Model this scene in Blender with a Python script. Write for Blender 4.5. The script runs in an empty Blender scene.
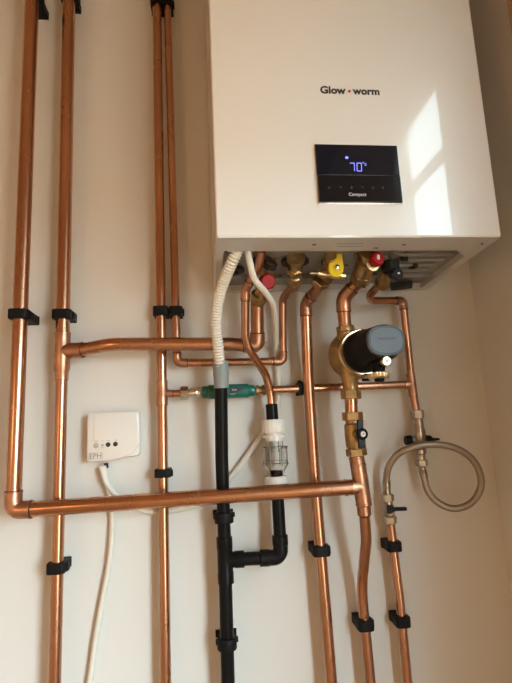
import bpy, bmesh, math, random
from mathutils import Vector, Matrix
random.seed(7)
PI = math.pi
C = bpy.context.scene.collection
sc = bpy.context.scene

# ------------------------------------------------------------------ camera
F = 480.0
FILL = 4.5
YAW, PITCH, ROLL = math.radians(6.38), math.radians(9.64), math.radians(-2.576)
CAM = Vector((0.0, -1.0, 1.25))
_f = Vector((math.sin(YAW)*math.cos(PITCH), math.cos(YAW)*math.cos(PITCH), math.sin(PITCH)))
_r0 = Vector((math.cos(YAW), -math.sin(YAW), 0)); _u0 = _r0.cross(_f)
_r = math.cos(ROLL)*_r0 + math.sin(ROLL)*_u0
_u = -math.sin(ROLL)*_r0 + math.cos(ROLL)*_u0
def ray(px, py): return _f + _r*((px-256)/F) + _u*((341.5-py)/F)
def at(px, py, y):
    """point of the place seen at a pixel, standing y metres off the wall (wall at y=0, room is y<0)"""
    d = ray(px, py); return CAM + d*((y-CAM.y)/d.y)
def atz(px, py, z):
    d = ray(px, py); return CAM + d*((z-CAM.z)/d.z)
def mpp(P): return (P-CAM).dot(_f)/F           # metres per pixel at P
def rad(w, P): return w/2*mpp(P)

cam = bpy.data.objects.new('camera', bpy.data.cameras.new('camera')); C.objects.link(cam)
m3 = Matrix((_r, _u, -_f)).transposed()
cam.matrix_world = Matrix.Translation(CAM) @ m3.to_4x4()
cam.data.sensor_fit = 'VERTICAL'; cam.data.sensor_height = 24; cam.data.lens = F/683*24
cam.data.clip_start = .02
sc.camera = cam

# ------------------------------------------------------------------ materials
def mat(name, col, rough=.5, metal=0., var=0., vscale=30., col2=None, bump=0., bscale=300., coat=0., trans=0., emit=None, estr=0., ior=1.45, rvar=0., stretch=None, spec=.5):
    m = bpy.data.materials.new(name); m.use_nodes = True
    nt = m.node_tree; b = nt.nodes['Principled BSDF']
    b.inputs['Base Color'].default_value = (*col, 1); b.inputs['Roughness'].default_value = rough
    b.inputs['Metallic'].default_value = metal; b.inputs['IOR'].default_value = ior
    b.inputs['Specular IOR Level'].default_value = spec
    b.inputs['Coat Weight'].default_value = coat; b.inputs['Coat Roughness'].default_value = .04
    b.inputs['Transmission Weight'].default_value = trans
    if emit: b.inputs['Emission Color'].default_value = (*emit, 1); b.inputs['Emission Strength'].default_value = estr
    tc = nt.nodes.new('ShaderNodeTexCoord'); src = tc.outputs['Object']
    if stretch:
        mp = nt.nodes.new('ShaderNodeMapping'); mp.inputs['Scale'].default_value = stretch
        nt.links.new(src, mp.inputs['Vector']); src = mp.outputs['Vector']
    if col2 or rvar:
        n = nt.nodes.new('ShaderNodeTexNoise'); n.inputs['Scale'].default_value = vscale; n.inputs['Detail'].default_value = 4
        nt.links.new(src, n.inputs['Vector'])
        if col2:
            r = nt.nodes.new('ShaderNodeValToRGB'); r.color_ramp.elements[0].position = .5-.25/max(var, .01)*.5 if var else .3
            r.color_ramp.elements[0].position = .35; r.color_ramp.elements[1].position = .7
            r.color_ramp.elements[0].color = (*col, 1); r.color_ramp.elements[1].color = (*col2, 1)
            nt.links.new(n.outputs['Fac'], r.inputs['Fac']); nt.links.new(r.outputs['Color'], b.inputs['Base Color'])
        if rvar:
            q = nt.nodes.new('ShaderNodeMapRange'); q.inputs['To Min'].default_value = rough; q.inputs['To Max'].default_value = rough+rvar
            q.inputs['From Min'].default_value = .35; q.inputs['From Max'].default_value = .7
            nt.links.new(n.outputs['Fac'], q.inputs['Value']); nt.links.new(q.outputs['Result'], b.inputs['Roughness'])
    if bump:
        n2 = nt.nodes.new('ShaderNodeTexNoise'); n2.inputs['Scale'].default_value = bscale; n2.inputs['Detail'].default_value = 3
        bp = nt.nodes.new('ShaderNodeBump'); bp.inputs['Strength'].default_value = bump; bp.inputs['Distance'].default_value = .002
        nt.links.new(src, n2.inputs['Vector']); nt.links.new(n2.outputs['Fac'], bp.inputs['Height']); nt.links.new(bp.outputs['Normal'], b.inputs['Normal'])
    return m
M = dict(
    wall=mat('wall_paint', (.70,.68,.64), .75, col2=(.68,.66,.62), vscale=3, bump=.05, bscale=180, spec=.3),
    tan=mat('tan_wall_paint', (.44,.28,.16), .7, col2=(.42,.265,.15), vscale=3),
    ceil=mat('ceiling_paint', (.45,.32,.20), .8, bump=.05),
    floor=mat('floor_timber', (.38,.20,.09), .5, col2=(.30,.16,.07), vscale=6),
    copper=mat('copper', (.60,.325,.20), .19, 1., col2=(.42,.215,.13), vscale=14, rvar=.18, stretch=(1,1,.25)),
    fitting=mat('copper_fitting', (.58,.32,.21), .3, 1., col2=(.36,.19,.12), vscale=40, rvar=.2),
    solder=mat('solder', (.62,.50,.42), .35, 1.),
    oxide=mat('joint_oxide', (.10,.045,.03), .5, .6),
    brass=mat('brass', (.60,.44,.23), .32, 1., col2=(.30,.19,.09), vscale=45, rvar=.2),
    brass_pale=mat('pale_brass', (.80,.66,.42), .28, 1., col2=(.68,.52,.3), vscale=45),
    brass_cast=mat('cast_brass', (.50,.35,.17), .42, 1., col2=(.36,.24,.11), vscale=60, bump=.25, bscale=400),
    nickel=mat('nickel', (.48,.41,.33), .28, 1., col2=(.28,.23,.18), vscale=50),
    chrome=mat('chrome', (.75,.73,.7), .15, 1.),
    black=mat('black_plastic', (.007,.007,.008), .3, col2=(.010,.010,.010), vscale=20, spec=.13),
    blackm=mat('black_matt_plastic', (.008,.008,.009), .5, col2=(.012,.012,.012), vscale=60, spec=.12),
    motor=mat('motor_black', (.006,.006,.007), .5, spec=.12),
    cap=mat('motor_cap', (.09,.105,.125), .45, col2=(.1,.115,.135), vscale=60),
    white=mat('white_plastic', (.78,.75,.70), .35, coat=.2),
    case=mat('boiler_enamel', (.80,.80,.775), .22, coat=1., col2=(.81,.81,.785), vscale=2, spec=.6),
    flange=mat('boiler_flange', (.52,.505,.48), .4),
    tray=mat('boiler_tray', (.31,.295,.27), .45, .3, col2=(.27,.255,.235), vscale=12),
    hole=mat('rubber_grommet', (.015,.014,.013), .6),
    hose=mat('hose_cream', (.72,.68,.59), .5, bump=.03),
    cable=mat('cable_white', (.70,.66,.58), .4),
    grey=mat('grey_connector', (.24,.27,.27), .45),
    glass=mat('clear_plastic', (.95,.95,.93), .10, trans=1., ior=1.38),
    green=mat('green_label', (.0,.11,.085), .3, col2=(.003,.16,.125), vscale=20, coat=.4),
    yellow=mat('yellow_lever', (.88,.64,.03), .35, col2=(.82,.58,.03), vscale=30),
    red=mat('red_knob', (.34,.004,.007), .45, spec=.25),
    navy=mat('navy_knob', (.006,.010,.022), .3, coat=.3),
    braid=mat('braided_steel', (.50,.43,.35), .38, 1.),
    screen=mat('screen_gloss', (.006,.009,.018), .08, coat=.3, spec=.35),
    flap=mat('flap_gloss', (.007,.008,.011), .12, coat=.2, spec=.35),
    digit=mat('display_digit', (.1,.1,.5), .5, emit=(.22,.24,1.), estr=1.3),
    dim=mat('touch_mark', (.07,.07,.08), .5),
    print_white=mat('white_print', (.75,.75,.75), .5),
    ink=mat('dark_ink', (.03,.03,.035), .4),
    inkgrey=mat('grey_ink', (.22,.22,.22), .5),
    crimson=mat('crimson_dot', (.55,.01,.05), .4),
    strip=mat('strip_tan', (.62,.42,.25), .5, col2=(.55,.36,.21), vscale=8),
    frame=mat('window_frame_white', (.8,.8,.78), .4),
    dim_pane=bpy.data.materials.new('dimming_pane'),
    bezel=mat('button_grey', (.42,.41,.38), .4),
)
M['dim_pane'].use_nodes = True
_n = M['dim_pane'].node_tree; _t = _n.nodes.new('ShaderNodeBsdfTransparent'); _t.inputs['Color'].default_value = (.46,.46,.46,1)
_n.links.new(_t.outputs[0], _n.nodes['Material Output'].inputs['Surface'])
# braid: fine diagonal crossing weave on the flexible hose
def braid_nodes(m):
    nt = m.node_tree; b = nt.nodes['Principled BSDF']; uv = nt.nodes.new('ShaderNodeUVMap')
    outs = []
    for rz in (.6, -.6):
        mp = nt.nodes.new('ShaderNodeMapping'); mp.inputs['Rotation'].default_value = (0,0,rz)
        w = nt.nodes.new('ShaderNodeTexWave'); w.inputs['Scale'].default_value = 70
        nt.links.new(uv.outputs['UV'], mp.inputs['Vector']); nt.links.new(mp.outputs['Vector'], w.inputs['Vector']); outs.append(w.outputs['Fac'])
    mx = nt.nodes.new('ShaderNodeMath'); mx.operation = 'MAXIMUM'
    nt.links.new(outs[0], mx.inputs[0]); nt.links.new(outs[1], mx.inputs[1])
    bp = nt.nodes.new('ShaderNodeBump'); bp.inputs['Strength'].default_value = .6; bp.inputs['Distance'].default_value = .0008
    cr = nt.nodes.new('ShaderNodeValToRGB'); cr.color_ramp.elements[0].color = (.16,.13,.10,1); cr.color_ramp.elements[1].color = (.56,.49,.40,1); cr.color_ramp.elements[0].position = .3
    nt.links.new(mx.outputs[0], cr.inputs['Fac']); nt.links.new(cr.outputs['Color'], b.inputs['Base Color'])
    nt.links.new(mx.outputs[0], bp.inputs['Height']); nt.links.new(bp.outputs['Normal'], b.inputs['Normal'])
braid_nodes(M['braid'])

# ------------------------------------------------------------------ mesh helpers
def basis(d):
    d = d.normalized(); a = Vector((0,1,0)) if abs(d.y) < .9 else Vector((1,0,0))
    u = d.cross(a).normalized(); return u, d.cross(u).normalized()
class MB:
    def __init__(s): s.bm = bmesh.new(); s.uv = s.bm.loops.layers.uv.new('UVMap')
    def rings(s, rings, cap=True, closed=False, uvs=None):
        bm = s.bm; R = [[bm.verts.new(p) for p in ring] for ring in rings]; n = len(R[0])
        rng = range(len(R)) if closed else range(len(R)-1)
        for i in rng:
            A, B = R[i], R[(i+1) % len(R)]
            for k in range(n):
                f = bm.faces.new((A[k], A[(k+1) % n], B[(k+1) % n], B[k]))
                if uvs:
                    v0, v1 = uvs[i], uvs[(i+1) % len(R)]
                    for lp, q in zip(f.loops, ((k/n, v0), ((k+1)/n, v0), ((k+1)/n, v1), (k/n, v1))): lp[s.uv].uv = (q[0]*.06, q[1])
        if cap and not closed: bm.faces.new(R[0][::-1]); bm.faces.new(R[-1])
        return s
    def lathe(s, p, d, prof, seg=32, closed=False, mod=None):
        d = Vector(d).normalized(); u, v = basis(d); p = Vector(p)
        rs = []
        for t, r in prof:
            rs.append([p+d*t+(u*math.cos(a)+v*math.sin(a))*(max(r, 1e-5)*(mod(a) if mod else 1)) for a in [2*PI*k/seg for k in range(seg)]])
        return s.rings(rs, True, closed)
    def cyl(s, a, b, r, r2=None, seg=32, ch=0.):
        a, b = Vector(a), Vector(b); L = (b-a).length; r2 = r if r2 is None else r2
        if ch: return s.lathe(a, b-a, [(0, r-ch), (ch, r), (L-ch, r2), (L, r2-ch)], seg)
        return s.lathe(a, b-a, [(0, r), (L, r2)], seg)
    def tube(s, pts, r, seg=24, rf=None, cap=True, uv=False):
        pts = [Vector(p) for p in pts]; n = len(pts)
        T = [(pts[min(i+1, n-1)]-pts[max(i-1, 0)]).normalized() for i in range(n)]
        u, v = basis(T[0]); rs = []; acc = 0.; us = []
        for i, p in enumerate(pts):
            if i:
                q = T[i-1].rotation_difference(T[i]); u = q @ u; v = q @ v; acc += (p-pts[i-1]).length
            us.append(acc); rr = rf(acc) if rf else r
            rs.append([p+(u*math.cos(a)+v*math.sin(a))*rr for a in [2*PI*k/seg for k in range(seg)]])
        return s.rings(rs, cap, uvs=us if uv else None)
    def hexnut(s, a, b, r, ch=.0012):
        a, b = Vector(a), Vector(b); L = (b-a).length; d = (b-a).normalized(); u, v = basis(d)
        rs = []
        for t, rr in ((0, r-ch), (ch, r), (L-ch, r), (L, r-ch)):
            rs.append([a+d*t+(u*math.cos(k*PI/3+.26)+v*math.sin(k*PI/3+.26))*rr for k in range(6)])
        return s.rings(rs)
    def box(s, c, size, rot=None):
        c = Vector(c); h = Vector(size)/2; rot = rot or Matrix.Identity(3)
        V = [s.bm.verts.new(c + rot @ Vector((sx*h.x, sy*h.y, sz*h.z))) for sx in (-1,1) for sy in (-1,1) for sz in (-1,1)]
        for q in ((0,1,3,2),(4,6,7,5),(0,4,5,1),(2,3,7,6),(0,2,6,4),(1,5,7,3)): s.bm.faces.new([V[i] for i in q])
        return s
    def prism(s, poly, d):
        """poly: list of 3D points in order; extruded by vector d"""
        d = Vector(d); A = [s.bm.verts.new(p) for p in poly]; B = [s.bm.verts.new(Vector(p)+d) for p in poly]; n = len(A)
        s.bm.faces.new(A[::-1]); s.bm.faces.new(B)
        for k in range(n): s.bm.faces.new((A[k], A[(k+1)%n], B[(k+1)%n], B[k]))
        return s
    def build(s, name, m, parent=None, smooth=True, bevel=0., bseg=3, ang=35):
        bm = s.bm; bmesh.ops.recalc_face_normals(bm, faces=bm.faces)
        me = bpy.data.meshes.new(name); o = bpy.data.objects.new(name, me); C.objects.link(o)
        if parent:
            org = Vector((0,0,0)); q = parent
            while q: org += q.location; q = q.parent
            o.parent = parent
        else:
            co = [v.co for v in bm.verts]
            org = (Vector([min(c[i] for c in co) for i in range(3)])+Vector([max(c[i] for c in co) for i in range(3)]))/2
            o.location = org
        for v in bm.verts: v.co -= org
        bm.to_mesh(me); bm.free(); me.materials.append(m)
        if smooth: me.shade_smooth(); me.set_sharp_from_angle(angle=math.radians(ang))
        if bevel:
            b = o.modifiers.new('bevel', 'BEVEL'); b.width = bevel; b.segments = bseg; b.limit_method = 'ANGLE'; b.angle_limit = math.radians(40); b.harden_normals = True
        return o
def tag(o, label=None, cat=None, group=None, kind=None):
    if label: o['label'] = label
    if cat: o['category'] = cat
    if group: o['group'] = group
    if kind: o['kind'] = kind
    return o
def empty(name, loc, label, cat, group=None):
    o = bpy.data.objects.new(name, None); C.objects.link(o); o.location = loc; o.empty_display_size = .02
    return tag(o, label, cat, group)
def fillet(pts, R, n=10):
    """polyline -> smooth path with arcs of radius R (number or list per corner)"""
    pts = [Vector(p) for p in pts]; out = [pts[0]]
    for i in range(1, len(pts)-1):
        a, p, b = pts[i-1], pts[i], pts[i+1]; da, db = (a-p), (b-p)
        th = da.angle(db); r = R[i-1] if isinstance(R, (list, tuple)) else R
        t = r/math.tan(th/2); t = min(t, da.length*.48, db.length*.48); r = t*math.tan(th/2)
        if PI-th < .02 or r < 1e-4: out.append(p); continue
        da.normalize(); db.normalize(); bis = (da+db).normalized(); c = p+bis*(r/math.sin(th/2))
        s0, s1 = p+da*t-c, p+db*t-c; tot = s0.angle(s1); ax = s0.cross(s1).normalized()
        for k in range(n+1): out.append(c + Matrix.Rotation(tot*k/n, 3, ax) @ s0)
    out.append(pts[-1]); return out
def spline(pts, n=10):
    P = [Vector(p) for p in pts]; P = [P[0]*2-P[1]]+P+[P[-1]*2-P[-2]]; out = []
    for i in range(1, len(P)-2):
        for k in range(n):
            t = k/n; a, b, c, d = P[i-1], P[i], P[i+1], P[i+2]
            out.append(.5*((2*b)+(c-a)*t+(2*a-5*b+4*c-d)*t*t+(3*b-a-3*c+d)*t**3))
    out.append(P[-2]); return out
def lerp(a, b, t): return a+(b-a)*t
def extend(a, b, L): return b+(b-a).normalized()*L
def text(s, m, parent, name, pos, size, right=Vector((1,0,0)), up=Vector((0,0,1)), ext=.0003, align='CENTER', spacing=1., offset=0., width=None):
    cu = bpy.data.curves.new(name+'_curve', 'FONT'); cu.body = s; cu.size = size; cu.extrude = ext; cu.align_x = align
    cu.space_character = spacing; cu.offset = offset; cu.resolution_u = 4
    t = bpy.data.objects.new(name+'_text', cu); C.objects.link(t)
    bpy.context.view_layer.update()
    me = bpy.data.meshes.new_from_object(t.evaluated_get(bpy.context.evaluated_depsgraph_get())); bpy.data.objects.remove(t)
    right = right.normalized(); nrm = right.cross(up).normalized(); up = nrm.cross(right)
    R = Matrix((right, up, nrm)).transposed()
    xs = [v.co.x for v in me.vertices]; sx = 1.
    if width: sx = width/(max(xs)-min(xs))
    for v in me.vertices: v.co = R @ Vector((v.co.x*sx, v.co.y, v.co.z))
    org = Vector((0,0,0)); q = parent
    while q: org += q.location; q = q.parent
    me.materials.clear(); me.materials.append(m)
    o = bpy.data.objects.new(name, me); C.objects.link(o); o.parent = parent; o.location = Vector(pos)-org
    return o

# ------------------------------------------------------------------ room
XR = at(470, 272, 0).x
ZF, ZC = 0.0, 2.42
XL, YB = -1.45, -2.1
T = .1
def struct(o): o['kind'] = 'structure'; return o
struct(MB().box(((XL+XR)/2, T/2, (ZF+ZC)/2), (XR-XL+2*T, T, ZC-ZF)).build('wall_back', M['wall'], smooth=False))
struct(MB().box((XL-T/2, YB/2, (ZF+ZC)/2), (T, -YB, ZC-ZF)).build('wall_left', M['tan'], smooth=False))
struct(MB().box(((XL+XR)/2, YB-T/2, (ZF+ZC)/2), (XR-XL+2*T, T, ZC-ZF)).build('wall_rear', M['tan'], smooth=False))
struct(MB().box(((XL+XR)/2, YB/2, ZF-T/2), (XR-XL+2*T, -YB+2*T, T)).build('floor', M['floor'], smooth=False))
struct(MB().box(((XL+XR)/2, YB/2, ZC+T/2), (XR-XL+2*T, -YB+2*T, T)).build('ceiling', M['ceil'], smooth=False))
# right wall with the window opening whose reflection shows on the boiler
OPEN = [(-.555, -.92, 1.40, 2.09, (1.885,)), (-1.02, -1.78, .45, 1.68, (1.06,))]  # second opening is added out of view to light the lower wall
TR_ = .035   # y0, y1, z0, z1, glazing bars
w = MB()
def slab(y0, y1, z0, z1):
    t = TR_ if y0 > -.9 else .10; w.box((XR+t/2, (y0+y1)/2, (z0+z1)/2), (t, abs(y1-y0), z1-z0))
slab(0, -.555, ZF, ZC); slab(-.92, -1.02, ZF, ZC); slab(-1.78, YB, ZF, ZC)
for y0, y1, z0, z1, bars in OPEN: slab(y0, y1, ZF, z0); slab(y0, y1, z1, ZC)
struct(w.build('wall_right', M['wall'], smooth=False))
fw = .012
for k, (y0, y1, z0, z1, bars) in enumerate(OPEN):
    xw = XR+(.0175 if k == 0 else .085); w = MB(); cy, cz = (y0+y1)/2, (z0+z1)/2
    w.box((xw, y0-fw/2, cz), (.03, fw, z1-z0)); w.box((xw, y1+fw/2, cz), (.03, fw, z1-z0))
    for z in (z0+fw/2, z1-fw/2): w.box((xw, cy, z), (.03, abs(y1-y0)-2*fw, fw))
    for z in bars: w.box((xw, cy, z), (.03, abs(y1-y0)-2*fw, .010))
    wo = struct(w.build('window_%d' % (k+1), M['frame'], smooth=False))  # the second frame only dresses the added light opening
    if k == 0:   # grey sheet added to dim the light through this window
        MB().box((xw, cy, cz), (.006, abs(y1-y0)-2*fw, z1-z0-2*fw)).build('dim_pane', M['dim_pane'], wo, smooth=False)
# pale tan strip up the right wall, its edge just enters the frame
yt = CAM.y + (XR-.012)/(ray(506.5, 0).x/ray(506.5, 0).y)
struct(MB().box((XR-.006, yt-.05, (ZF+ZC)/2), (.012, .10, ZC-ZF)).build('wall_strip_1', M['strip'], smooth=False))

# ------------------------------------------------------------------ boiler
YB0 = -.284
bl, br = at(217, 240, YB0), at(499, 237.5, YB0)
zb = (bl.z+br.z)/2+.003; x0, x1 = bl.x-.001, br.x+.0055; BH = .70
bc = Vector(((x0+x1)/2, 0, zb))
boiler = empty('boiler', bc, 'white wall-hung combination boiler with black display panel above the copper pipework', 'boiler')
def rrect(x0, x1, y0, y1, r, z, n=6):
    """rounded on the two front corners (y0 is the front)"""
    P = []
    P.append(Vector((x0, y1, z)))
    for k in range(n+1): a = PI+PI/2*k/n; P.append(Vector((x0+r+r*math.cos(a), y0+r+r*math.sin(a), z)))
    for k in range(n+1): a = 1.5*PI+PI/2*k/n; P.append(Vector((x1-r+r*math.cos(a), y0+r+r*math.sin(a), z)))
    P.append(Vector((x1, y1, z)))
    return P
yback = -.004
# casing: shell with a rounded front and an open, flanged underside
b = MB(); fl = .0
outer = []
for (ins, z) in ((.002, zb), (.0, zb+.003), (0, zb+BH)): outer.append(rrect(x0+ins, x1-ins, YB0+ins, yback, .0035, z))
R = [[b.bm.verts.new(p) for p in ring] for ring in outer]
for A, B in zip(R, R[1:]):
    for k in range(len(A)-1): b.bm.faces.new((A[k], A[k+1], B[k+1], B[k]))
    b.bm.faces.new((A[-1], A[0], B[0], B[-1]))
b.bm.faces.new(R[-1])
casing = b.build('casing', M['case'], boiler, ang=8)
# flange ring under the casing
FY, FX = atz(350, 249.3, zb).y-YB0, .014
def ringplate(mb, z, h, ox0, ox1, oy0, oy1, ix0, ix1, iy0, iy1, ch=.0):
    O = [Vector((ox0,oy1,z)), Vector((ox0,oy0,z)), Vector((ox1,oy0,z)), Vector((ox1,oy1,z))]
    I = [Vector((ix0,iy1,z)), Vector((ix0,iy0,z)), Vector((ix1-ch,iy0,z)), Vector((ix1,iy0+ch,z)), Vector((ix1,iy1,z))]
    bm = mb.bm
    up = Vector((0,0,h))
    o0 = [bm.verts.new(p) for p in O]; i0 = [bm.verts.new(p) for p in I]; i1 = [bm.verts.new(p+up) for p in I]
    bm.faces.new((o0[0], o0[1], i0[1], i0[0])); bm.faces.new((o0[1], o0[2], i0[2], i0[1])); bm.faces.new((o0[2], i0[3], i0[2]))
    bm.faces.new((o0[2], o0[3], i0[4], i0[3])); bm.faces.new((o0[3], o0[0], i0[0], i0[4]))
    for k in range(5): bm.faces.new((i0[k], i0[(k+1)%5], i1[(k+1)%5], i1[k]))
ix0, ix1, iy0, iy1 = x0+FX, x1-FX-.006, YB0+FY, yback-.012
f = MB(); ringplate(f, zb-.0005, .013, x0+.002, x1-.002, YB0+.002, yback, ix0, ix1, iy0, iy1, ch=.03)
flange = f.build('base_flange', M['flange'], boiler, smooth=False)
# fixings, slots and printed mark on the flange
for px in (314, 404): MB().box(atz(px, 244.2, zb-.0012), (.006, .002, .001)).build('slot', M['ink'], flange, smooth=False)
for px, py in ((226, 250), (482, 243)): MB().lathe(atz(px, py, zb-.0005), (0,0,-1), [(0,.0022),(.001,.0022)], 12).build('screw', M['ink'], flange)
for k in range(2): MB().box(atz(350, 243+2.4*k, zb-.001), (.046, .0006, .0006)).build('embossed_line', M['tray'], flange, smooth=False)
text('CE', M['ink'], flange, 'printed_mark', atz(376, 246.5, zb-.001), .0075, Vector((1,0,0)), Vector((0,1,0)), .0002)
# recessed tray with louvres and ribs
zt = zb+.012
t = MB().box(((ix0+ix1)/2, (iy0+iy1)/2, zt+.002), (ix1-ix0, iy1-iy0, .004))
t.box(((ix0+ix1)/2, -.075, zt-.004), (ix1-ix0-.01, .006, .008))
tray = t.build('base_tray', M['tray'], boiler, smooth=False, bevel=.001)
def rib(p, q, w_=.006, h=.007):
    p, q = Vector(p), Vector(q); d = (q-p); c = (p+q)/2; a = math.atan2(d.y, d.x)
    return c, (d.length, w_, h), Matrix.Rotation(a, 3, 'Z')
for k in range(6):
    y = -.215+.027*k; xx0 = ix1-.115-.006*k; xx1 = ix1-.010-.004*k
    MB().box(*rib((xx0, y, zt-.003), (xx1, y, zt-.003), .009)).box(*rib((xx0, y, zt-.003), (xx0-.018, y-.016, zt-.003), .009)).build('louvre', M['tray'], tray, smooth=False, bevel=.002, bseg=2)
for (px, py, r) in ((295, 258, .026), (262, 257, .018), (331, 258, .019), (369, 256, .021), (391, 264, .017), (233, 266, .022), (413, 262, .010)):
    P = atz(px, py, zt-.002); MB().lathe(P, (0,0,-1), [(0, r), (.004, r), (.006, r-.003), (.006, r*.5), (.0, r*.45)], 28).build('grommet', M['hole'], tray)
for (px, py) in ((276, 256), (346, 262), (407, 250), (356, 252)):
    MB().lathe(atz(px, py, zt-.001), (0,0,-1), [(0,.004),(.003,.004),(.004,.003)], 16).build('screw', M['nickel'], tray)
MB().box(atz(404, 255, zt-.004), (.012,.007,.014)).build('cable_gland', M['hole'], tray, smooth=False)
MB().box(atz(401, 281, zt-.012), (.045,.022,.012), Matrix.Rotation(-.35, 3, 'Z')).build('cable_clamp', M['hole'], tray, smooth=False, bevel=.002)
P = atz(280, 272, zt-.003); rb = MB(); rb.prism([P+Vector(v) for v in ((-.006,.004,0),(.006,.004,0),(.0015,.004,0),(.0015,.014,0),(-.0015,.014,0),(-.0015,.004,0),(-.006,.004,0))][:2]+[P+Vector((0,-.006,0))], (0,0,-.001)); rb.build('arrow_mark', M['hole'], tray, smooth=False)
# seam between the front panel and the side
for xs in (x0-.0004, x1+.0004): MB().box((xs, YB0+.055, zb+BH/2), (.0014, .0018, BH)).build('side_seam', M['flange'], boiler, smooth=False)
# control panel
yf = YB0
TL, TR, BLp, BRp, SL, SR = (at(314.3,146,yf), at(395.7,146.5,yf), at(318.6,202.3,yf), at(401.6,202,yf), at(316,176,yf), at(398,177,yf))
px0, px1 = (TL.x+BLp.x)/2, (TR.x+BRp.x)/2; pz0, pz1, pzs = (BLp.z+BRp.z)/2-.0028, (TL.z+TR.z)/2, (SL.z+SR.z)/2-.0014
cp = MB().box(((px0+px1)/2, yf-.0008, (pz0+pz1)/2), (px1-px0+.002, .0036, pz1-pz0+.002)).build('control_panel', M['chrome'], boiler, smooth=False, bevel=.0008)
scr = MB().box(((px0+px1)/2, yf-.003, (pzs+pz1)/2+.0006), (px1-px0, .003, pz1-pzs-.0012)).build('display_screen', M['screen'], cp, smooth=False, bevel=.0008)
fla = MB().box(((px0+px1)/2+.0004, yf-.0036, (pz0+pzs)/2), (px1-px0-.001, .0044, pzs-pz0)).build('control_flap', M['flap'], cp, smooth=False, bevel=.001)
ys = yf-.0048; yl = yf-.0061
def P2(px, py, y): return at(px, py, y)
dg = MB()
def seg7(cx, cz, w_, h, segs, t):
    S = {'a':((0,h/2),(w_,t)), 'g':((0,0),(w_,t)), 'd':((0,-h/2),(w_,t)), 'f':((-w_/2,h/4),(t,h/2-t*.6)), 'b':((w_/2,h/4),(t,h/2-t*.6)), 'e':((-w_/2,-h/4),(t,h/2-t*.6)), 'c':((w_/2,-h/4),(t,h/2-t*.6))}
    for q in segs: (ox, oz), (sx, sz) = S[q]; dg.box((cx+ox+oz*.06, ys+.0002, cz+oz), (sx, .0006, sz))
c7, c0 = P2(352.2,167,ys), P2(359.3,167,ys); mp_ = mpp(c7)
seg7(c7.x, c7.z, 4.6*mp_, 8.6*mp_, 'abc', .0010); seg7(c0.x, c0.z, 4.6*mp_, 8.6*mp_, 'abcdef', .0010)
dg.build('digit', M['digit'], scr, smooth=False)
MB().box(P2(346.8,157.6,ys), (.0045,.0006,.0035)).build('flame_icon', M['digit'], scr, smooth=False)
text('°c', M['digit'], scr, 'degree_sign', P2(364.6,165.5,ys), .0085, ext=.0002)
text('Compact', M['print_white'], fla, 'lettering', P2(357.6,195.9,yl), .0080, ext=.0002, width=17.8*mp_)
tm = MB()
for px in (329, 340.7, 351.5, 362.3, 373, 383):
    P = P2(px, 187.3, yl); q = .0024
    if px in (340.7, 362.3): tm.box(P, (q*1.6,.0004,.0006), Matrix.Rotation(.6,3,'Y')); tm.box(P+Vector((.0008,0,.0006)), (q,.0004,.0006), Matrix.Rotation(-.7,3,'Y'))
    else:
        tm.box(P, (q*1.6,.0004,.0006)); tm.box(P, (.0006,.0004,q*1.4)); tm.box(P+Vector((0,0,-q)), (q,.0004,.0006))
tm.build('touch_icon', M['dim'], fla, smooth=False)
# maker's lettering
Pc = P2(319.2, 93.4, yf-.0003); Pd = P2(347.2, 93.8, yf-.0003); Pe = P2(352.0, 93.9, yf-.0003); Pf = P2(381.3, 94.6, yf-.0003)
zb_ = (Pc.z+Pf.z)/2
text('Glow', M['ink'], boiler, 'lettering', Vector(((P2(319.2,93.4,yf).x+P2(346.4,93.4,yf).x)/2, yf-.0004, zb_)), .0190, ext=.0003, width=27.0*mp_, offset=.0006)
text('worm', M['ink'], boiler, 'lettering', Vector(((Pe.x+Pf.x)/2, yf-.0004, zb_)), .0190, ext=.0003, width=28.8*mp_, offset=.0006)
MB().lathe(P2(349.3, 91.4, yf+.0002), (0,-1,0), [(0,.0024),(.0008,.0024)], 24).build('logo_dot', M['crimson'], boiler)

# the underside drops slightly towards the wall
def slope(o, org):
    for v in o.data.vertices:
        w_ = v.co+org
        if w_.z < zb+.035: v.co.z -= max(0., (w_.y-YB0)/-YB0)*.012
    for ch in o.children: slope(ch, org+ch.location)
bpy.context.view_layer.update()
for ch in boiler.children: slope(ch, boiler.location+ch.location)
# ------------------------------------------------------------------ pipe makers
def elbow(parent, path_pts, r, name='elbow', m=None):
    """socket elbow: short thicker tube following the path with rims"""
    e = MB(); R = r*1.13
    e.tube(path_pts, R, 28)
    for a, bb in ((path_pts[0], path_pts[1]), (path_pts[-1], path_pts[-2])):
        d = (bb-a).normalized(); e.cyl(a-d*.0002, a+d*.003, R*1.05, ch=.0006)
        if m is None: joint(parent, a-d*.001, d, r)
    return e.build(name, m or M['fitting'], parent)
def corner(pts, i, arm, R, n=12):
    """fitting path around corner i of a polyline"""
    p = Vector(pts[i]); a = p+(Vector(pts[i-1])-p).normalized()*arm; b = p+(Vector(pts[i+1])-p).normalized()*arm
    return fillet([a, p, b], R, n)
def joint(parent, p, d, r):
    return MB().lathe(Vector(p)-Vector(d).normalized()*.0008, d, [(0, r*1.0), (0, r*1.10), (.0014, r*1.10), (.0014, r*1.0)], 32).build('joint_ring', M['oxide'], parent)
def coupling(parent, a, b, r, name='coupling', m=None, k=1.13):
    a, b = Vector(a), Vector(b); L = (b-a).length; R = r*k; q = .0015
    return MB().lathe(a, b-a, [(0, r*1.01), (0, R*1.04), (.0025, R*1.04), (.003, R), (L-.003, R), (L-.0025, R*1.04), (L, R*1.04), (L, r*1.01)], 32).build(name, m or M['fitting'], parent)
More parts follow.
